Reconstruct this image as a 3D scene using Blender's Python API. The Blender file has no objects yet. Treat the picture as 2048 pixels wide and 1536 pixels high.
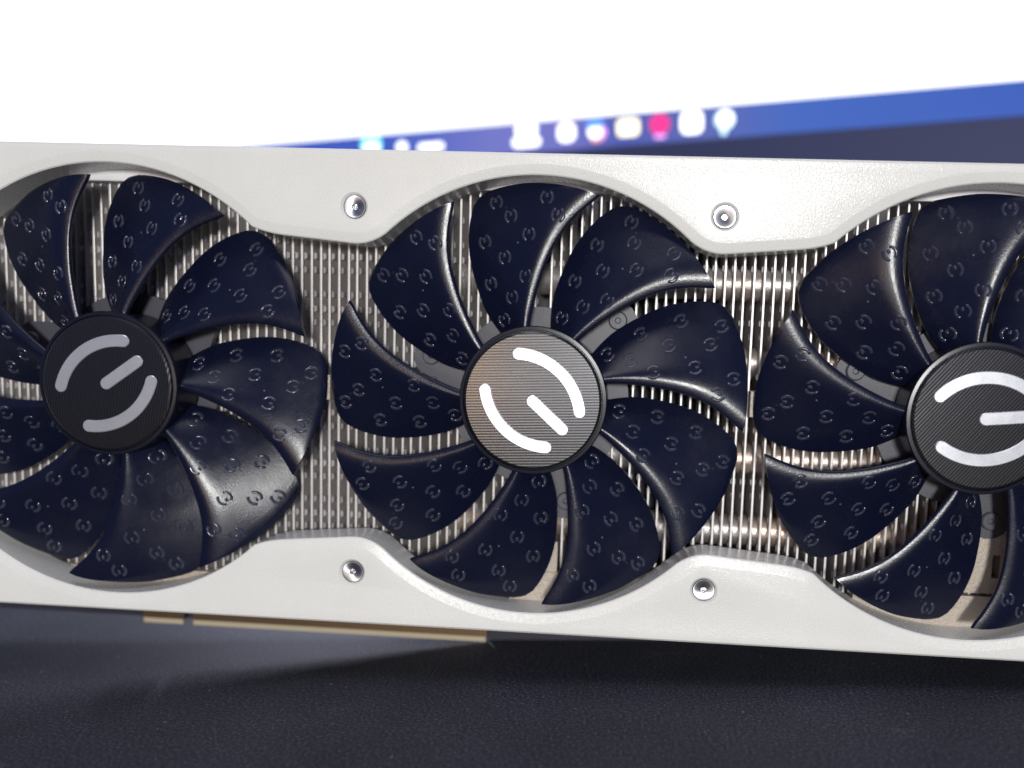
import bpy, bmesh, math, random
from mathutils import Matrix, Vector
random.seed(7)
sc = bpy.context.scene
col = sc.collection
MM = 0.001
rad = math.radians

# ---------------------------------------------------------------- placement of the card on the desk (desk = z 0)
BASE = Vector((-14.0, 30.0, -66.2)) * MM            # card point (corner of the edge connector) that touches the desk
CARD = Matrix.Translation((0, 0, 0.0001)) @ Matrix.Rotation(rad(3.0), 4, 'Y') @ Matrix.Translation(-BASE)

# ---------------------------------------------------------------- camera
cam = bpy.data.cameras.new('camera')
cam.sensor_width = 36.0
cam.lens = 1800.0 / 2048.0 * 36.0
cam.shift_x = -(1180-1024)/2048.0          # the photograph is a crop: its optical axis is right of and below the centre
cam.shift_y = (860-768)/2048.0
cam.clip_start = 0.005
cam.clip_end = 20.0
cam.dof.use_dof = True
cam.dof.focus_distance = 0.195
cam.dof.aperture_fstop = 6.8
camo = bpy.data.objects.new('camera', cam)
col.objects.link(camo)
yaw, pitch, roll = -0.0664715651, 0.114864755, 0.0347990922
fwd = Vector((math.sin(yaw)*math.cos(pitch), math.cos(yaw)*math.cos(pitch), -math.sin(pitch)))
rt = Vector((math.cos(yaw), -math.sin(yaw), 0))
up = rt.cross(fwd)
r2 = math.cos(roll)*rt + math.sin(roll)*up
u2 = -math.sin(roll)*rt + math.cos(roll)*up
m = Matrix((r2, u2, -fwd)).transposed().to_4x4()
m.translation = Vector((25.8779, -194.8450, 16.5435)) * MM
camo.matrix_world = CARD @ m
sc.camera = camo

# ---------------------------------------------------------------- world, lamps, exposure
w = bpy.data.worlds.new('World'); sc.world = w; w.use_nodes = True
bg = w.node_tree.nodes['Background']
bg.inputs[0].default_value = (0.36, 0.44, 0.95, 1)
bg.inputs[1].default_value = 0.16
def lamp(name, pos, target, radius, power, color):
    l = bpy.data.lights.new(name, 'AREA'); l.shape = 'DISK'; l.size = radius*2*MM
    l.energy = power; l.color = color
    o = bpy.data.objects.new(name, l); col.objects.link(o)
    P = CARD @ (Vector(pos)*MM); Tt = CARD @ (Vector(target)*MM)
    o.location = P
    o.rotation_euler = (Tt-P).to_track_quat('-Z', 'Y').to_euler()
    return o
lamp('key_lamp', (108, -900, 100), (0, 0, 0), 55, 6.1, (1.0, 0.985, 0.95))
lamp('front_reflection_fill', (-70, -560, -50), (0, 0, 0), 66, 0.16, (1.0, 0.98, 0.96))  # added light, gives the middle emblem its bright reflection
lamp('warm_reflection_fill', (-150, -560, -6), (0, 0, 0), 34, 0.13, (1.0, 0.6, 0.26))  # added light, puts a warm reflection on the middle cap
lamp('overhead_fill', (-80, -190, 720), (0, -40, -60), 300, 1.5, (1.0, 0.98, 0.97))  # added soft fill from above, for desk and blade marks
lamp('low_back_fill', (-215, 430, -13), (-85, 0, -69), 16, 0.95, (0.76, 0.78, 1.0))  # added light hidden behind the card, makes the bright patch on the desk
vs = sc.view_settings
vs.view_transform = 'Standard'; vs.look = 'None'; vs.exposure = 0.0; vs.gamma = 1.0
sc.render.engine = 'CYCLES'

# ---------------------------------------------------------------- materials
def mat(name, base, rough=0.5, metal=0.0, spec=0.5):
    M = bpy.data.materials.new(name); M.use_nodes = True
    b = M.node_tree.nodes['Principled BSDF']
    b.inputs['Base Color'].default_value = (*base, 1)
    b.inputs['Roughness'].default_value = rough
    b.inputs['Metallic'].default_value = metal
    b.inputs['Specular IOR Level'].default_value = spec
    return M
def nodes(M): return M.node_tree.nodes, M.node_tree.links, M.node_tree.nodes['Principled BSDF']
def coords(M, scale=(1, 1, 1), rot=(0, 0, 0)):
    N, L, b = nodes(M)
    tc = N.new('ShaderNodeTexCoord'); mp = N.new('ShaderNodeMapping')
    mp.inputs['Scale'].default_value = scale; mp.inputs['Rotation'].default_value = rot
    L.new(tc.outputs['Object'], mp.inputs[0]); return mp.outputs[0]
def noise(M, scale, detail=2, rough=0.5, vec=None):
    N, L, b = nodes(M)
    n = N.new('ShaderNodeTexNoise'); n.inputs['Scale'].default_value = scale
    n.inputs['Detail'].default_value = detail; n.inputs['Roughness'].default_value = rough
    L.new(vec if vec else coords(M), n.inputs['Vector']); return n.outputs['Fac']
def ramp(M, fac, stops):
    N, L, b = nodes(M)
    r = N.new('ShaderNodeValToRGB'); e = r.color_ramp.elements
    while len(e) > 1: e.remove(e[-1])
    for i, (p, c) in enumerate(stops):
        x = e[0] if i == 0 else e.new(p)
        x.position = p; x.color = (*c, 1) if len(c) == 3 else c
    L.new(fac, r.inputs[0]); return r.outputs[0]
def bump(M, height, strength, dist, prev=None):
    N, L, b = nodes(M)
    n = N.new('ShaderNodeBump'); n.inputs['Strength'].default_value = strength; n.inputs['Distance'].default_value = dist
    L.new(height, n.inputs['Height'])
    if prev: L.new(prev, n.inputs['Normal'])
    L.new(n.outputs[0], b.inputs['Normal']); return n.outputs[0]

m_white = mat('white_powder_coat', (0.80, 0.80, 0.775), 0.22, 0, 0.36)
h = noise(m_white, 2800, 2, 0.6); bump(m_white, h, 0.34, 0.00016)
rr = ramp(m_white, noise(m_white, 2200, 2, 0.6), [(0.36, (0.13,)*3), (0.62, (0.34,)*3)])
nodes(m_white)[1].new(rr, nodes(m_white)[2].inputs['Roughness'])
c = ramp(m_white, noise(m_white, 60, 4, 0.6), [(0.3, (0.775, 0.778, 0.745)), (0.7, (0.815, 0.815, 0.785))])
N, L, b = nodes(m_white)
vw = N.new('ShaderNodeTexVoronoi'); vw.inputs['Scale'].default_value = 210; L.new(coords(m_white), vw.inputs['Vector'])
wd = ramp(m_white, vw.outputs['Distance'], [(0.0, (1, 1, 1)), (0.035, (1, 1, 1)), (0.075, (0, 0, 0))])
ws = ramp(m_white, noise(m_white, 75, 3, 0.6), [(0.55, (0, 0, 0)), (0.68, (0.6, 0.6, 0.6))])
wm = N.new('ShaderNodeMath'); wm.operation = 'MULTIPLY'; L.new(wd, wm.inputs[0]); L.new(ws, wm.inputs[1])
wx = N.new('ShaderNodeMix'); wx.data_type = 'RGBA'; wx.inputs[7].default_value = (0.3, 0.29, 0.27, 1)
L.new(wm.outputs[0], wx.inputs[0]); L.new(c, wx.inputs[6]); L.new(wx.outputs[2], b.inputs['Base Color'])

m_blade = mat('black_plastic_glare_tint', (0.0052, 0.0072, 0.0235), 0.33, 0, 0.5)  # black plastic; the blue of lens glare is put into its base colour
vb = nodes(m_blade)[0].new('ShaderNodeTexVoronoi'); vb.inputs['Scale'].default_value = 330
nodes(m_blade)[1].new(coords(m_blade), vb.inputs['Vector'])
dd = ramp(m_blade, vb.outputs['Distance'], [(0.0, (1, 1, 1)), (0.05, (1, 1, 1)), (0.10, (0, 0, 0))])
ds = ramp(m_blade, noise(m_blade, 140, 3, 0.6), [(0.52, (0, 0, 0)), (0.64, (0.6, 0.6, 0.6))])
dm = nodes(m_blade)[0].new('ShaderNodeMath'); dm.operation = 'MULTIPLY'
nodes(m_blade)[1].new(dd, dm.inputs[0]); nodes(m_blade)[1].new(ds, dm.inputs[1])
dx = nodes(m_blade)[0].new('ShaderNodeMix'); dx.data_type = 'RGBA'
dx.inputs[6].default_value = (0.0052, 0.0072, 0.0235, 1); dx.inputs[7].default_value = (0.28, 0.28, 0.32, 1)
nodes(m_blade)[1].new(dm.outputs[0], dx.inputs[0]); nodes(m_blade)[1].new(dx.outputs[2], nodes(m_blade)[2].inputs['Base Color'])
h = noise(m_blade, 3000, 2, 0.6); bump(m_blade, h, 0.35, 0.00008)
rr = ramp(m_blade, noise(m_blade, 120, 4, 0.65), [(0.3, (0.2,)*3), (0.75, (0.36,)*3)])
nodes(m_blade)[1].new(rr, nodes(m_blade)[2].inputs['Roughness'])

m_mark = mat('mark_highlight_tint', (0.04, 0.045, 0.075), 0.18, 0, 1.0)  # same plastic as the blade; lighter base colour carries the marks' highlights
m_hub = mat('black_hub_plastic', (0.008, 0.009, 0.02), 0.3)

def cap_material(name, angle):
    M = mat(name, (0.16, 0.15, 0.17), 0.21, 0.9)
    N, L, b = nodes(M)
    v = coords(M, (1, 1, 1), (0, angle, 0))
    wv = N.new('ShaderNodeTexWave'); wv.wave_type = 'BANDS'; wv.bands_direction = 'Z'
    wv.inputs['Scale'].default_value = 520; wv.inputs['Distortion'].default_value = 0.0
    L.new(v, wv.inputs['Vector'])
    v2 = coords(M, (60, 1, 3000), (0, angle, 0))
    n = noise(M, 1.0, 3, 0.6, v2)
    b1 = bump(M, wv.outputs['Fac'], 0.10, 0.00008)
    bump(M, n, 0.15, 0.00006, b1)
    cr = ramp(M, wv.outputs['Fac'], [(0.0, (0.05, 0.051, 0.056)), (0.45, (0.108, 0.107, 0.112)), (1.0, (0.122, 0.121, 0.126))])
    L.new(cr, b.inputs['Base Color'])
    return M
m_emblem = mat('satin_aluminium', (0.80, 0.82, 0.86), 0.3, 0.72)
h = noise(m_emblem, 900, 4, 0.7); bump(m_emblem, h, 0.08, 0.00004)
rr = ramp(m_emblem, noise(m_emblem, 300, 4, 0.7), [(0.35, (0.29,)*3), (0.7, (0.33,)*3)])
nodes(m_emblem)[1].new(rr, nodes(m_emblem)[2].inputs['Roughness'])

m_fin = mat('aluminium_fin', (0.74, 0.70, 0.68), 0.42, 0.35)
cc = ramp(m_fin, noise(m_fin, 70, 4, 0.6), [(0.3, (0.66, 0.62, 0.61)), (0.7, (0.84, 0.82, 0.81))])
nodes(m_fin)[1].new(cc, nodes(m_fin)[2].inputs['Base Color'])
m_pipe = mat('nickel_heat_pipe', (0.75, 0.63, 0.54), 0.42, 0.8)
cc = ramp(m_pipe, noise(m_pipe, 45, 3, 0.6), [(0.42, (0.50, 0.48, 0.47)), (0.68, (0.60, 0.45, 0.36))])
nodes(m_pipe)[1].new(cc, nodes(m_pipe)[2].inputs['Base Color'])
h = noise(m_pipe, 420, 4, 0.7); bump(m_pipe, h, 0.5, 0.0004)
m_dark = mat('dark_base', (0.02, 0.02, 0.035), 0.6)
m_grey = mat('grey_plastic', (0.075, 0.075, 0.095), 0.45)
h = noise(m_grey, 1500, 3, 0.6); bump(m_grey, h, 0.3, 0.0001)
m_beige = mat('sanded_beige_metal', (0.58, 0.50, 0.42), 0.55, 0.5)
h = noise(m_beige, 1500, 4, 0.75); bump(m_beige, h, 0.8, 0.0003)
cc = ramp(m_beige, noise(m_beige, 2600, 3, 0.75), [(0.35, (0.45, 0.385, 0.33)), (0.65, (0.70, 0.63, 0.55))])
nodes(m_beige)[1].new(cc, nodes(m_beige)[2].inputs['Base Color'])
m_rail = mat('polished_rail', (0.9, 0.89, 0.92), 0.25, 0.0, 0.8)
m_steel = mat('turned_steel', (0.60, 0.60, 0.64), 0.38, 1.0)
N, L, b = nodes(m_steel)
b.inputs['Anisotropic'].default_value = 0.8
tg = N.new('ShaderNodeTangent'); tg.direction_type = 'RADIAL'; tg.axis = 'Y'
L.new(tg.outputs[0], b.inputs['Tangent'])
m_steeldark = mat('socket_dark', (0.05, 0.05, 0.07), 0.4, 1.0)
m_pcb = mat('brown_pcb', (0.055, 0.036, 0.03), 0.5)
m_pcbedge = mat('cream_pcb_edge', (0.56, 0.48, 0.34), 0.5)
m_gold = mat('gold_contact', (0.24, 0.155, 0.08), 0.5, 1.0)

m_desk = mat('dark_desk_mat', (0.02, 0.022, 0.034), 0.72, 0, 0.4)
N, L, b = nodes(m_desk)
fine = noise(m_desk, 1500, 5, 0.85)
big = noise(m_desk, 16, 5, 0.65)
cf = ramp(m_desk, fine, [(0.4, (0.008, 0.009, 0.017)), (0.5, (0.032, 0.036, 0.054)), (0.58, (0.075, 0.08, 0.105)), (0.66, (0.26, 0.26, 0.29))])
cb = ramp(m_desk, big, [(0.35, (0.75, 0.75, 0.75)), (0.7, (1.25, 1.25, 1.25))])
mx = N.new('ShaderNodeMix'); mx.data_type = 'RGBA'; mx.blend_type = 'MULTIPLY'; mx.inputs[0].default_value = 1
L.new(cf, mx.inputs[6]); L.new(cb, mx.inputs[7])
vo = N.new('ShaderNodeTexVoronoi'); vo.inputs['Scale'].default_value = 260; vo.inputs['Randomness'].default_value = 1
L.new(coords(m_desk), vo.inputs['Vector'])
dots = ramp(m_desk, vo.outputs['Distance'], [(0.0, (1, 1, 1)), (0.045, (1, 1, 1)), (0.09, (0, 0, 0))])
sel = ramp(m_desk, noise(m_desk, 90, 2, 0.5), [(0.54, (0, 0, 0)), (0.62, (1, 1, 1))])
mm_ = N.new('ShaderNodeMath'); mm_.operation = 'MULTIPLY'; L.new(dots, mm_.inputs[0]); L.new(sel, mm_.inputs[1])
smear = ramp(m_desk, noise(m_desk, 1.0, 5, 0.65, coords(m_desk, (28, 90, 1), (0, 0, 0.3))), [(0.66, (0, 0, 0)), (0.74, (0.22, 0.22, 0.22))])
ad = N.new('ShaderNodeMath'); ad.operation = 'MAXIMUM'; L.new(mm_.outputs[0], ad.inputs[0]); L.new(smear, ad.inputs[1])
mx2 = N.new('ShaderNodeMix'); mx2.data_type = 'RGBA'; mx2.inputs[7].default_value = (0.3, 0.3, 0.33, 1)
L.new(ad.outputs[0], mx2.inputs[0]); L.new(mx.outputs[2], mx2.inputs[6]); L.new(mx2.outputs[2], b.inputs['Base Color'])
bump(m_desk, fine, 0.6, 0.00025)

def emit(name, color, strength):
    M = mat(name, (0.01, 0.01, 0.01), 0.3, 0, 0.05)
    b = nodes(M)[2]
    b.inputs['Emission Color'].default_value = (*color, 1); b.inputs['Emission Strength'].default_value = strength
    return M

# ---------------------------------------------------------------- mesh helpers (lists in millimetres)
ORG = {}
def mesh(name, v, f, smooth=False, sharp_deg=None):
    me = bpy.data.meshes.new(name)
    me.from_pydata([(a*MM, b_*MM, c_*MM) for a, b_, c_ in v], [], f)
    bm = bmesh.new(); bm.from_mesh(me)
    bmesh.ops.recalc_face_normals(bm, faces=bm.faces)
    if smooth:
        for fc in bm.faces: fc.smooth = True
        if sharp_deg:
            lim = rad(sharp_deg)
            for e in bm.edges:
                if len(e.link_faces) == 2 and e.calc_face_angle(0) > lim: e.smooth = False
    bm.to_mesh(me); bm.free()
    return me
def obj(name, me, material, parent=None, org=(0, 0, 0)):
    """org: the object's own origin in the frame of its thing (mm); mesh data is relative to it"""
    o = bpy.data.objects.new(name, me); col.objects.link(o)
    if material and not me.materials: me.materials.append(material)
    if parent:
        o.parent = parent
        o.location = (Vector(org) - ORG[parent.name]) * MM
    ORG[o.name] = Vector(org)
    return o
def tag(o, label=None, cat=None, group=None, kind=None):
    if label: o['label'] = label
    if cat: o['category'] = cat
    if group: o['group'] = group
    if kind: o['kind'] = kind
def box(x0, x1, y0, y1, z0, z1, bev=0.0):
    bm = bmesh.new()
    bmesh.ops.create_cube(bm, size=1.0)
    for v in bm.verts:
        v.co = Vector(((x0+x1)/2 + v.co.x*(x1-x0), (y0+y1)/2 + v.co.y*(y1-y0), (z0+z1)/2 + v.co.z*(z1-z0)))
    if bev: bmesh.ops.bevel(bm, geom=list(bm.edges), offset=bev, segments=2, affect='EDGES', profile=0.5)
    bm.verts.index_update()
    v = [tuple(q.co) for q in bm.verts]; f = [[q.index for q in fc.verts] for fc in bm.faces]; bm.free()
    return v, f
def join(*parts):
    V, Fc = [], []
    for v, f in parts:
        k = len(V); V += v; Fc += [[i+k for i in q] for q in f]
    return V, Fc
def lathe(prof, n=64, cx=0, cz=0):
    """profile of (r, y), turned round the y axis; r = 0 at either end closes it"""
    V, Fc, rings = [], [], []
    for r, y in prof:
        if r < 1e-6: rings.append([len(V)]); V.append((cx, y, cz))
        else:
            rings.append(list(range(len(V), len(V)+n)))
            V += [(cx + r*math.sin(2*math.pi*i/n), y, cz + r*math.cos(2*math.pi*i/n)) for i in range(n)]
    for a, b_ in zip(rings, rings[1:]):
        for i in range(n):
            j = (i+1) % n
            if len(a) == 1 and len(b_) > 1: Fc.append([a[0], b_[i], b_[j]])
            elif len(b_) == 1 and len(a) > 1: Fc.append([a[i], a[j], b_[0]])
            elif len(a) > 1: Fc.append([a[i], a[j], b_[j], b_[i]])
    return V, Fc
def prism(loops):
    """stacked outlines of equal length (list of lists of 3D points), capped at both ends"""
    V, Fc = [], []; n = len(loops[0])
    for lp in loops: V += lp
    for k in range(len(loops)-1):
        for i in range(n):
            j = (i+1) % n
            Fc.append([k*n+i, k*n+j, (k+1)*n+j, (k+1)*n+i])
    Fc.append(list(range(n))); Fc.append(list(range((len(loops)-1)*n, len(loops)*n)))
    return V, Fc
def offset(pts, dist):
    """inset a closed outline (x, z), dist per vertex"""
    n = len(pts); area = sum(pts[i][0]*pts[(i+1) % n][1]-pts[(i+1) % n][0]*pts[i][1] for i in range(n))
    sg = 1 if area > 0 else -1; out = []
    for i in range(n):
        a, p, q = Vector(pts[i-1]), Vector(pts[i]), Vector(pts[(i+1) % n])
        d1 = (p-a).normalized(); d2 = (q-p).normalized()
        n1 = Vector((-d1.y, d1.x))*sg; n2 = Vector((-d2.y, d2.x))*sg
        nn = (n1+n2); nn = nn / max(0.35, nn.length_squared/2) if nn.length > 1e-6 else n1
        out.append(tuple(p + nn*dist[i]))
    return out

# ================================================================= THE SETTING
o = obj('desk', mesh('desk', [(-900, -700, 0), (900, -700, 0), (900, 900, 0), (-900, 900, 0)], [[0, 1, 2, 3]]), m_desk)
tag(o, 'dark navy speckled desk mat under the graphics card', 'desk', kind='structure')

# ================================================================= THE GRAPHICS CARD
card = bpy.data.objects.new('graphics_card', None); col.objects.link(card)
card.empty_display_size = 0.02
card.matrix_world = CARD @ Matrix.Translation(BASE)
ORG[card.name] = BASE / MM
tag(card, 'white three-fan graphics card standing on its edge on the dark desk', 'graphics card')
S = 96.25

# ---- shroud (upper and lower half), solid with chamfered rims
def inner_path():
    pts = []
    def arc(cx, R, a0, a1, n):
        return [(cx + R*math.sin(rad(a0+(a1-a0)*i/n)), R*math.cos(rad(a0+(a1-a0)*i/n))) for i in range(n+1)]
    def corner(p0, pc, p1, n=7):
        o_ = []
        for i in range(1, n):
            t = i/n
            o_.append(tuple((1-t)**2*p0[k]+2*t*(1-t)*pc[k]+t*t*p1[k] for k in (0, 1)))
        return o_
    R1, R2 = 48.75, 48.15
    a1 = math.degrees(math.asin(33.2/R1)); a2 = math.degrees(math.asin(33.0/R2))
    A = arc(-S, R1, -90, a1, 44); Bm = arc(0, R2, -a2, a2, 40); C_ = arc(S, R1, -a1, 90, 44)
    pts += A
    p1 = (-56.4, 34.1); pts += corner(A[-1], (-60.2, 34.55), p1) + [p1]
    p2 = (-40.6, 32.7); pts += [(-48.5, 33.4), p2] + corner(p2, (-36.6, 32.35), Bm[0]) + Bm
    p3 = (40.6, 32.7); pts += corner(Bm[-1], (36.6, 32.35), p3) + [p3, (48.5, 33.4)]
    p4 = (56.4, 34.1); pts += [p4] + corner(p4, (60.2, 34.55), C_[0]) + C_
    return pts
ip = inner_path()
ZT, ZB = 52.72, 52.79
def shroud(sign):
    zt = ZT if sign > 0 else ZB
    outer = [(150.5, 0), (150.5, zt-2), (150.1, zt-0.6), (148.5, zt)] + [(148.5-297*i/20, zt) for i in range(1, 20)] + [(-148.5, zt), (-150.1, zt-0.6), (-150.5, zt-2), (-150.5, 0)]
    pts = [(x, z*sign) for x, z in ip + outer]
    di = [2.1]*len(ip) + [0.55]*len(outer)
    for k in (0, len(ip)-1, len(ip), len(pts)-1): di[k] = 0.0
    mid = offset(pts, [d*0.12 for d in di]); ins = offset(pts, di); ins2 = offset(pts, [d*1.10 for d in di])
    L3 = lambda P, y: [(x, y, z) for x, z in P]
    v, f = prism([L3(pts, 10.0), L3(pts, 0.85), L3(mid, 0.55), L3(ins, 0.04), L3(ins2, 0.0)])
    return mesh('shroud', v, f, True, 16)
SCREWS = [(-39.9, 40.5), (39.8, 40.4), (-40.0, -40.7), (39.3, -40.6)]
for sg in (1, -1):
    o = obj('shroud', shroud(sg), m_white, card)
    o['label'] = 'white upper shroud half along the top edge' if sg > 0 else 'white lower shroud half along the bottom edge'
    # countersunk screw holes cut for real
    sc_pts = [s for s in SCREWS if s[1]*sg > 0]
    cv, cf_ = join(*[lathe([(0, -1), (3.0, -1), (3.0, -0.001), (2.55, 0.5), (2.55, 3), (0, 3)], 40, x, z) for x, z in sc_pts])
    cut = bpy.data.objects.new('cutter', mesh('cutter', cv, cf_)); col.objects.link(cut)
    cut.location = o.location; cut.parent = card
    md = o.modifiers.new('holes', 'BOOLEAN'); md.operation = 'DIFFERENCE'; md.object = cut; md.solver = 'EXACT'
    bpy.context.view_layer.update()
    dg = bpy.context.evaluated_depsgraph_get()
    nm = bpy.data.meshes.new_from_object(o.evaluated_get(dg))
    o.modifiers.clear(); o.data = nm; nm.name = 'shroud'
    bpy.data.objects.remove(cut)
    if not nm.materials: nm.materials.append(m_white)

# ---- screws
scr = mesh('screw', *lathe([(0, 2.5), (2.42, 2.5), (2.42, 0.30), (2.3, 0.12), (2.05, 0.12), (0.72, 0.42), (0.66, 0.5), (0.6, 1.3), (0, 1.3)], 48), True, 30)
pin = mesh('socket_pin', *lathe([(0, 1.25), (0.3, 1.25), (0.28, 0.55), (0, 0.5)], 20), True, 30)
for x, z in SCREWS:
    s = obj('screw', scr, m_steel, card, (x, 0, z)); obj('socket_pin', pin, m_steel, s, (x, 0, z))

# ---- heat sink: base plate, fins, pipes, rails
hs = obj('heatsink', mesh('heatsink', *box(-147, 147, 27.5, 29.5, -48, 48)), m_dark, card)
def fin_mesh():
    z0, z1 = -46.6, 45.8; t = 0.27; parts = []
    parts.append(box(-0.17, 0.17, 12.3, 27.4, z0, z1))
    parts.append(box(-t, t, 11.95, 12.75, z0+.2, z1-.2, 0.12))
    k = 0; z = z0 + 4.0
    while z < z1 - 3:                                   # stamped spacer dimples on both faces
        for s_ in (1, -1):
            hgt = 0.3 if k % 3 else 0.42
            V = [(s_*0.16, 13.2, z-0.85), (s_*0.16, 13.2, z+0.85), (s_*0.16, 15.0, z+0.85), (s_*0.16, 15.0, z-0.85),
                 (s_*(0.16+hgt), 13.7, z-0.5), (s_*(0.16+hgt), 13.7, z+0.5), (s_*(0.16+hgt), 14.6, z+0.5), (s_*(0.16+hgt), 14.6, z-0.5)]
            parts.append((V, [[4, 5, 6, 7], [0, 1, 5, 4], [1, 2, 6, 5], [2, 3, 7, 6], [3, 0, 4, 7]]))
        z += (3.4, 5.6, 3.2)[k % 3]; k += 1
    return mesh('fin', *join(*parts))
fm = fin_mesh()
xs = [-62.76 + 2.19*k for k in range(-39, 29)] + [37.09 + 2.19*k for k in range(-16, 51)]
for x in xs:
    fo = obj('fin', fm, m_fin, hs, (x + random.uniform(-0.07, 0.07), random.uniform(-0.05, 0.12), 0))
    fo.rotation_euler = (0, rad(random.uniform(-0.07, 0.07)), rad(random.uniform(-0.5, 0.5)))
def tube(x0, x1, y, z, r, n=18):
    V, Fc = [], []
    st = [(x0-0.6*r, 0.02), (x0-0.45*r, 0.6), (x0, 1), (x1, 1), (x1+0.45*r, 0.6), (x1+0.6*r, 0.02)]
    for xx, k in st: V += [(xx, y+r*k*math.cos(2*math.pi*i/n), z+r*k*math.sin(2*math.pi*i/n)) for i in range(n)]
    for a in range(len(st)-1):
        for i in range(n): Fc.append([a*n+i, a*n+(i+1) % n, (a+1)*n+(i+1) % n, (a+1)*n+i])
    return V, Fc
for z in (27.2, 9.2, -13.2, -30.5):
    obj('heat_pipe', mesh('heat_pipe', *tube(-18, 138, 18.2, z, 3.7), True), m_pipe, hs)
for cx in (-S, 0, S):
    obj('top_rail', mesh('top_rail', *box(cx-20.5, cx+21.5, 10.4, 24.0, 46.1, 51.2, 0.3)), m_rail, card)
# sanded frame pieces along the bottom of the heat sink
def slotted(x0, x1, z0, z1, slots, y0=10.4, y1=12.2):
    xs = sorted({x0, x1, *[s[0] for s in slots], *[s[1] for s in slots]}); zs = sorted({z0, z1, *[s[2] for s in slots], *[s[3] for s in slots]})
    return join(*[box(a, b_, y0, y1, c_, d) for a, b_ in zip(xs, xs[1:]) for c_, d in zip(zs, zs[1:])
                  if not any(a >= s[0]-1e-6 and b_ <= s[1]+1e-6 and c_ >= s[2]-1e-6 and d <= s[3]+1e-6 for s in slots)])
o = obj('bottom_frame', mesh('bottom_frame', *join(box(-5.5, 29, 10.3, 13, -50, -41.2), box(-3, 5.5, 10.8, 11.9, -41.2, -34), box(11, 23, 9.9, 10.3, -49, -44))), m_beige, card)
o = obj('bottom_frame', mesh('bottom_frame', *join(box(74, 140, 10.0, 13, -51, -41.5), box(87, 140, 10.7, 12, -40.9, -39.2),
        slotted(97, 140, -39.2, -26, [(104.6, 106.3, -37.2, -31.8), (107.2, 108.8, -37.2, -31.8), (116, 124, -37, -31)]))), m_beige, card)
o = obj('bottom_frame', mesh('bottom_frame', *box(-140, -66, 10.3, 13, -50.5, -45.5)), m_beige, card)
for sx in (-48.85, 48.8):
    obj('fin_clip', mesh('fin_clip', *box(-0.75, 0.75, 8.0, 12, -2.9, 2.9, 0.15)), m_beige, card, (sx, 0, 0.4))

# ---- circuit board with edge connector
pcb = obj('circuit_board', mesh('circuit_board', *box(-147, 147, 29.7, 31.3, -53, 50)), m_pcb, card)
def tab(x0, x1, z0, z1, y0, y1, c=1.2):
    pts = [(x0, z1), (x0, z0+c), (x0+c*0.5, z0), (x1-c*0.5, z0), (x1, z0+c), (x1, z1)]
    return prism([[(x_, y0, z_) for x_, z_ in pts], [(x_, y1, z_) for x_, z_ in pts]])
for x0, x1 in ((-107.2, -95.5), (-93.5, -14.0)):
    obj('edge_connector', mesh('edge_connector', *tab(x0, x1, -65.4, -54, 29.75, 31.25)), m_pcb, pcb)
    V = [(x0+.4, 29.55, -64.8), (x1-.4, 29.55, -64.8), (x1-.4, 29.75, -66.15), (x0+.4, 29.75, -66.15), (x0+.4, 31.2, -64.8), (x1-.4, 31.2, -64.8), (x1-.4, 31.0, -66.15), (x0+.4, 31.0, -66.15)]
    obj('connector_edge', mesh('connector_edge', V, [[0, 1, 2, 3], [4, 5, 6, 7], [0, 1, 5, 4], [3, 2, 6, 7], [0, 3, 7, 4], [1, 2, 6, 5]]), m_pcbedge, pcb)
    n = int((x1-x0-1.2)/1.0)
    o = obj('contact_pins', mesh('contact_pins', *join(*[box(x0+0.9+i-0.33, x0+0.9+i+0.33, 29.6, 29.75, -64.7, -59.2) for i in range(n+1)])), m_gold, pcb)
    tag(o, kind='stuff')
bp = obj('backplate_light_block', mesh('backplate_light_block', *join(box(-149, 149, 33.2, 35, -54, 51, 0.4), box(-149, -14.3, 32.0, 33.2, -65.3, -51),  # left flange added as the dark shaded strip under the board
    prism([[(-14.3, y_, -66.1), (149, y_, -57.5), (149, y_, -51), (-14.3, y_, -51)] for y_ in (32.0, 33.2)]))), m_dark, card)  # sloped flange added to block the low light under the right side
obj('bracket', mesh('bracket', *box(-152.6, -151.0, -2, 14, -73.4, 52, 0.3)), m_steel, card)

# ---- fans
CONV = [(13, -69), (18, -72.4), (22, -73.1), (26, -71.8), (30, -70.2), (34, -68.4), (38, -65.9), (42, -62.7), (44.2, -60.4), (45.4, -58.2), (45.9, -56.3), (46.2, -54.5)]
CONC = [(13, -46.9), (18, -43.8), (22, -41.0), (26, -38.7), (30, -36.3), (34, -33.9), (38, -31.1), (42, -27.5), (45, -24.6), (46.2, -23.8)]
def lerp(T_, r):
    if r <= T_[0][0]: return T_[0][1]
    for (a, b_), (c_, d) in zip(T_, T_[1:]):
        if r <= c_: return b_ + (d-b_)*(r-a)/(c_-a)
    return T_[-1][1]
def smooth_lerp(T_, r):                    # a little smoothing so that the edges are not faceted
    return sum(lerp(T_, r+k)*w_ for k, w_ in ((-1.2, .2), (-.6, .2), (0, .2), (.6, .2), (1.2, .2))) if 15 < r < 44 else lerp(T_, r)
def G(t, a=0.26):
    g = t*t/(2*a) if t < a else t - a/2
    return g/(1-a/2)
def surf_y(u, r):
    d = 7.9 * (0.80 + 0.2*min(1, (r-13)/18))
    return 0.25 + d*G(1-u) + 0.35*max(0, (u-0.9)/0.1)**2
def uth(r, th):
    a, b_ = smooth_lerp(CONV, r), smooth_lerp(CONC, r)
    return (th-a)/(b_-a)
def grow(u, r): return 1 + 0.026*min(1, 1.5*max(0, 1-u))*(r/46.4)**4
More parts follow.
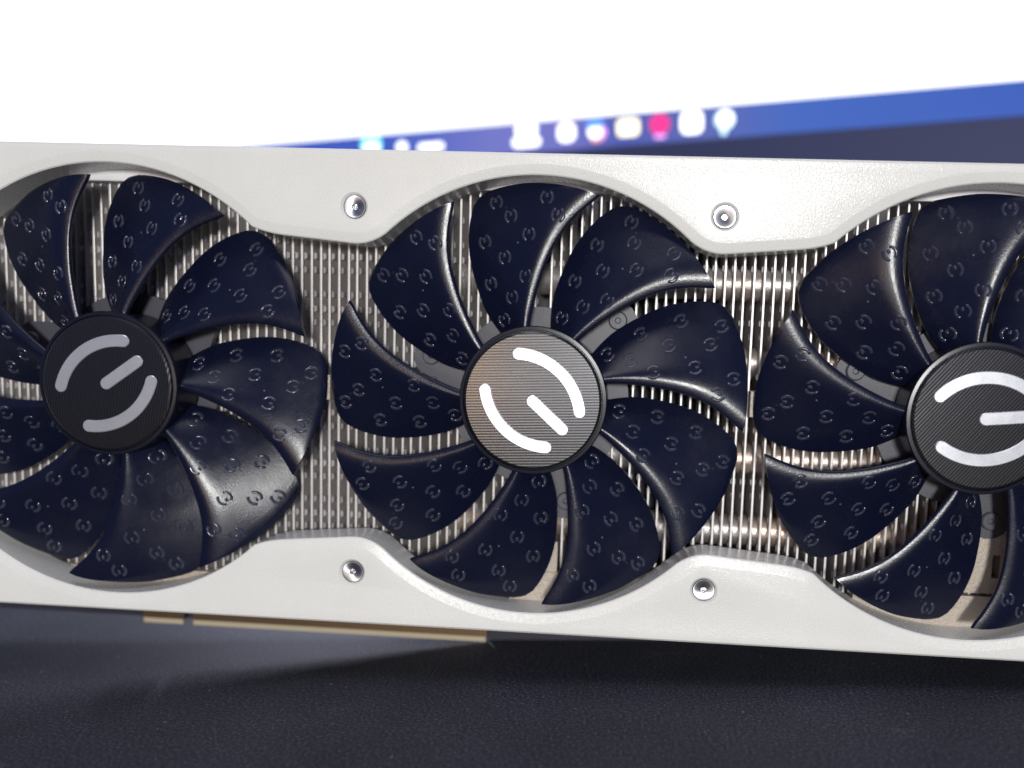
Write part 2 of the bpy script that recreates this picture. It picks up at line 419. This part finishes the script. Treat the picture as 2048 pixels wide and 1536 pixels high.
MARKS = [(44.1, -53.6), (36.5, -60.4), (40.4, -49.6), (43.8, -38.3), (31.8, -54.2), (35.9, -43.7), (40.1, -34.3), (27.4, -63.8), (22.9, -54.4), (26.9, -45.6), (18.8, -64.0)]
def blade_mesh():
    rs = [13 + i*1.3 for i in range(24)] + [43.5, 44.2, 44.9, 45.4, 45.8, 46.1]
    nu, loops = 16, []
    for r in rs:
        a, b_ = smooth_lerp(CONV, r), smooth_lerp(CONC, r)
        nose = 0.62; b2 = b_ - math.degrees(nose/r)
        fr, bk = [], []
        for i in range(nu+1):
            u = i/nu; th = rad(a + (b2-a)*u); y = surf_y(u, r); tk = 0.55 + 0.7*u
            q = r*grow(u, r)
            fr.append((q*math.sin(th), y, q*math.cos(th))); bk.append((q*math.sin(th), y+tk, q*math.cos(th)))
        y1 = surf_y(1, r); ns = []
        for j in range(1, 6):
            q = math.pi*j/6; th = rad(b2 + math.degrees(nose*math.sin(q)/r)); y = y1 + 0.625 - 0.625*math.cos(q)
            ns.append((r*math.sin(th), y, r*math.cos(th)))
        loops.append(fr + ns + bk[::-1])
    v, f = prism(loops)
    parts = [(v, f)]
    # raised maker's marks moulded into the blade: two arcs and a bar
    for r0, t0 in MARKS:
        t = rad(t0); er = (math.sin(t), math.cos(t)); et = (math.cos(t), -math.sin(t))
        lines = []
        for s_ in (1, -1):
            R_, cb = 1.56, -0.26
            am = math.asin(1.36/R_)
            lines.append([(R_*math.sin(am*q/5), s_*(cb + R_*math.cos(am*q/5))) for q in range(-5, 6)])
        lines.append([(-0.1 + 1.15*q/4, 0.0) for q in range(5)])
        for ln in lines:
            V, Fc = [], []; n = len(ln)
            for i, (p_a, p_b) in enumerate(ln):
                q0, q1 = ln[max(0, i-1)], ln[min(n-1, i+1)]
                d = Vector((q1[0]-q0[0], q1[1]-q0[1])).normalized(); nn = Vector((-d.y, d.x))
                for k, hh in ((-0.36, 0.05), (-0.24, -0.17), (-0.09, -0.32), (0.09, -0.32), (0.24, -0.17), (0.36, 0.05)):
                    aa, bb = p_a + nn.x*k, p_b + nn.y*k
                    X = r0*er[0] + aa*er[0] + bb*et[0]; Z = r0*er[1] + aa*er[1] + bb*et[1]
                    r_ = math.hypot(X, Z); th = math.degrees(math.atan2(X, Z))
                    if i in (0, n-1): hh = 0.06
                    rb = r_
                    for _ in range(4): rb = r_/grow(max(0, min(1, uth(rb, th))), rb)
                    V.append((X, surf_y(max(0, min(1, uth(rb, th) * 1.012)), rb) + hh - 0.03, Z))
            for i in range(n-1):
                for k in range(5): Fc.append([i*6+k, i*6+k+1, i*6+7+k, i*6+6+k])
            parts.append((V, Fc))
    me = mesh('blade', *join(*parts), smooth=True, sharp_deg=50)
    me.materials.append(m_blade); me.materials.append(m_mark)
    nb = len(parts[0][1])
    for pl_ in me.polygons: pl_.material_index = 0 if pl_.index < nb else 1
    return me
bmesh_blade = blade_mesh()
bmesh_hub = mesh('fan', *lathe([(0, 9.4), (15.2, 9.4), (16.0, 8.8), (16.2, 0), (16.2, -0.7), (16.0, -1.05), (15.35, -1.15), (15.2, -0.7), (0, -0.7)], 96), True, 30)
bmesh_cap = mesh('cap', *lathe([(0, -0.6), (15.1, -0.6), (15.1, -1.15), (14.95, -1.4), (14.55, -1.62), (0, -1.62)], 96), True, 18)
def strip(ln, hw, y0, y1):
    n = len(ln); Lf, Rt = [], []
    for i in range(n):
        q0, q1 = ln[max(0, i-1)], ln[min(n-1, i+1)]
        d = Vector((q1[0]-q0[0], q1[1]-q0[1])).normalized(); nn = Vector((-d.y, d.x))
        Lf.append((ln[i][0]+nn.x*hw, ln[i][1]+nn.y*hw)); Rt.append((ln[i][0]-nn.x*hw, ln[i][1]-nn.y*hw))
    def capend(p, d):
        a0 = math.atan2(d.y, d.x)
        return [(p[0]+hw*math.cos(a0+math.pi/2-math.pi*k/10), p[1]+hw*math.sin(a0+math.pi/2-math.pi*k/10)) for k in range(1, 10)]
    dend = Vector((ln[-1][0]-ln[-2][0], ln[-1][1]-ln[-2][1])); dst = Vector((ln[0][0]-ln[1][0], ln[0][1]-ln[1][1]))
    out = Lf + capend(ln[-1], dend) + Rt[::-1] + capend(ln[0], dst)
    ins = offset(out, [0.16]*len(out))
    return prism([[(a, y0, b_) for a, b_ in out], [(a, y1+0.13, b_) for a, b_ in out], [(a, y1, b_) for a, b_ in ins]])
R_, cn = 14.1, -5.4
am = math.asin(9.1/R_)
arcs = [[(R_*math.sin(am*q/14), s_*(cn + R_*math.cos(am*q/14))) for q in range(-14, 15)] for s_ in (1, -1)]
m_arc = [mesh('emblem_arc', *strip(a, 1.36, -1.5, -1.85), smooth=True, sharp_deg=25) for a in arcs]
m_bar = mesh('emblem_bar', *strip([(0.1+8.9*i/4, 0) for i in range(5)], 1.36, -1.5, -1.85), smooth=True, sharp_deg=25)
# motor plate behind each fan with three screw lugs
LUG = [(-25.0, 8.6), (7.0, -23.8), (17.5, 18.0)]
def motor_plate():
    parts = [lathe([(0, 11.4), (20.5, 11.4), (20.5, 9.9), (0, 9.9)], 48)]
    for lx, lz in LUG:
        d = Vector((lx, lz)).normalized(); s_ = Vector((-d.y, d.x)); e = Vector((lx, lz))
        pts = [d*14 + s_*9.5, e*0.85 + s_*6.2] + [e + d*(4.2*math.cos(q)) + s_*(4.6*math.sin(q)) for q in (1.3, 0.9, 0.45, 0, -0.45, -0.9, -1.3)] + [e*0.85 - s_*6.2, d*14 - s_*9.5]
        parts.append(prism([[(q.x, 11.2, q.y) for q in pts], [(q.x, 9.7, q.y) for q in pts]]))
        pts2 = [e + s_*5.2 + d*k for k in (-2.2, 1.2)]
        parts.append(lathe([(0, 9.7), (0.9, 9.7), (0.8, 9.3), (0, 9.3)], 16, pts2[0].x, pts2[0].y))
    return mesh('motor_plate', *join(*parts), smooth=True, sharp_deg=30)
mm_plate = motor_plate()
lugscr = mesh('lug_screw', *lathe([(0, 9.7), (2.1, 9.7), (2.1, 9.1), (1.8, 8.8), (0.7, 8.8), (0.5, 9.2), (0, 9.2)], 28), True, 30)
FANS = [(-S+0.4, -5.2, -35.5), (0.25, -23.8, 41.6), (S-0.25, -22.2, -5.8)]
NM = ['left fan with dark grey emblem', 'middle fan with bright white emblem', 'right fan cut by the picture edge, pale emblem']
for i, (cx, tip, bar) in enumerate(FANS):
    pl = obj('motor_plate', mm_plate, m_grey, card, (cx, 0, 0))
    for lx, lz in LUG: obj('lug_screw', lugscr, m_grey, pl, (cx+lx, 0, lz))
    fan = obj('fan', bmesh_hub, m_hub, card, (cx, 0, 0)); fan['label'] = NM[i]
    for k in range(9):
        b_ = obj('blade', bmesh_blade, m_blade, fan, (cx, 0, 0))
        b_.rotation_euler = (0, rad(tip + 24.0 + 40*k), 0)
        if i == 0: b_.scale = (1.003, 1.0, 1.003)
    cap = obj('cap', bmesh_cap.copy(), cap_material('ribbed_cap_metal', 0.0), fan, (cx, 0, 0))
    cap.rotation_euler = (0, rad(bar - 44.5), 0)
    for me in m_arc:
        e = obj('emblem_arc', me, m_emblem, fan, (cx, 0, 0)); e.rotation_euler = (0, rad(bar), 0)
    e = obj('emblem_bar', m_bar, m_emblem, fan, (cx, 0, 0)); e.rotation_euler = (0, rad(bar), 0)

# ================================================================= THE MONITOR behind the card
PH = 0.20699435
mon = bpy.data.objects.new('computer_monitor', None); col.objects.link(mon)
mon.location = (0, 0.17394532, 0); mon.rotation_euler = (0, 0, -PH)
ORG[mon.name] = Vector((0, 0, 0))
tag(mon, 'large lit computer monitor with white window and blue taskbar behind the card', 'monitor')
HB = 170.626                                  # height of the taskbar's upper edge
X0, X1 = -322, 262
m_bezel = mat('monitor_bezel', (0.04, 0.05, 0.135), 0.5, 0, 0.2)
m_scr = emit('screen_white', (0.98, 1.0, 1.0), 1.6)
m_task = emit('taskbar_blue', (0.1, 0.22, 0.8), 0.9)
N, L, b = nodes(m_task)
tc = coords(m_task)
sx = N.new('ShaderNodeSeparateXYZ'); L.new(tc, sx.inputs[0])
mr = N.new('ShaderNodeMapRange'); mr.inputs[1].default_value = -0.159; mr.inputs[2].default_value = 0.206; L.new(sx.outputs[0], mr.inputs[0])
cr = ramp(m_task, mr.outputs[0], [(0.0, (0.06, 0.12, 0.60)), (0.22, (0.06, 0.13, 0.62)), (0.36, (0.20, 0.22, 0.66)), (0.46, (0.20, 0.21, 0.64)), (0.52, (0.10, 0.13, 0.52)), (0.62, (0.13, 0.17, 0.52)), (0.72, (0.07, 0.16, 0.60)), (1.0, (0.045, 0.12, 0.56))])
L.new(cr, b.inputs['Emission Color'])
obj('housing', mesh('housing', *join(box(X0-12, X1+12, 2.0, 38, HB-38, HB+330, 2.0), box(X0-12, X1+12, -1.6, 2.2, HB-38, HB-13.1, 0.6),
    box(X0-12, X0, -1.6, 2.2, HB-13, HB+330, 0.6), box(X1, X1+12, -1.6, 2.2, HB-13, HB+330, 0.6), box(X0, X1, -1.6, 2.2, HB+318, HB+330, 0.6))), m_bezel, mon)
scrn = obj('screen', mesh('screen', *box(X0, X1, 0, 1.9, HB, HB+318)), m_scr, mon)
obj('taskbar', mesh('taskbar', *box(X0, X1, 0.0, 1.9, HB-13, HB-0.01)), m_task, mon)
stand = obj('stand', mesh('stand', *join(box(70, 120, 38.2, 62, 9.1, HB+110, 3), box(20, 190, 45, 190, 1, 9, 3))), m_dark, mon)
# taskbar icons: flat lit shapes on the screen
def flat(pts, y=-0.25): return prism([[(x_, 0.3, z_) for x_, z_ in pts], [(x_, y, z_) for x_, z_ in pts]])
def rrect(cx, cz, w_, h_, r):
    out = []
    for sx_, sz_, a0 in ((1, 1, 0), (-1, 1, 90), (-1, -1, 180), (1, -1, 270)):
        for k in range(5):
            a = rad(a0 + 90*k/4); out.append((cx+sx_*(w_/2-r)+r*math.cos(a), cz+sz_*(h_/2-r)+r*math.sin(a)))
    return out
def disc(cx, cz, r): return rrect(cx, cz, 2*r, 2*r, r*0.999)
ic = {k: emit('icon_'+k, c_, s_) for k, c_, s_ in (('white', (1, 1, 1), 2.2), ('cyan', (0.25, 0.85, 1), 2.0), ('blue', (0.12, 0.35, 1), 1.5), ('pink', (1, 0.05, 0.33), 1.1),
      ('yellow', (1, 0.93, 0.6), 2.0), ('orange', (1, 0.35, 0.15), 1.3), ('magenta', (0.9, 0.4, 1), 1.6), ('pale', (0.65, 0.9, 1), 1.7))}
ICONS = [('cyan', rrect(-67.9, -4.2, 9.6, 7.6, 3)), ('white', rrect(-67.9, -6.0, 7.6, 4.6, 2)), ('white', disc(-52.6, -6.3, 2.5)), ('white', rrect(-38.5, -7.2, 12, 3.2, 1.2)),
    ('white', rrect(6.4, -3.0, 10, 5.6, 2.7)), ('white', rrect(6.3, -8.2, 12.6, 4.4, 2.1)), ('white', rrect(24.4, -5.6, 7.6, 7.8, 2.6)),
    ('blue', rrect(37.0, -3.0, 7.0, 3.4, 1.6)), ('orange', rrect(37.6, -9.3, 5.0, 2.2, 1.0)), ('magenta', disc(39.2, -6.8, 2.6)), ('white', disc(36.9, -6.3, 3.0)),
    ('yellow', rrect(51.2, -5.6, 9.4, 7.2, 2.0)), ('white', rrect(51.2, -5.4, 7.2, 4.4, 1.6)),
    ('pink', disc(64.5, -5.4, 4.3)), ('magenta', rrect(64.6, -10.3, 4.6, 1.5, 0.7)),
    ('white', rrect(77.8, -5.7, 9.0, 9.0, 2.6)), ('pale', disc(91.2, -5.6, 4.0)), ('white', disc(91.6, -5.0, 3.1)), ('pale', rrect(90.8, -10.2, 2.6, 3.0, 1.2))]
for j, (k, pts) in enumerate(ICONS):
    pts = [(x_*1.0157-17.1, z_+HB) for x_, z_ in pts]
    obj('taskbar_icon', mesh('taskbar_icon', *flat(pts, -0.12-0.06*(j % 4))), ic[k], scrn)
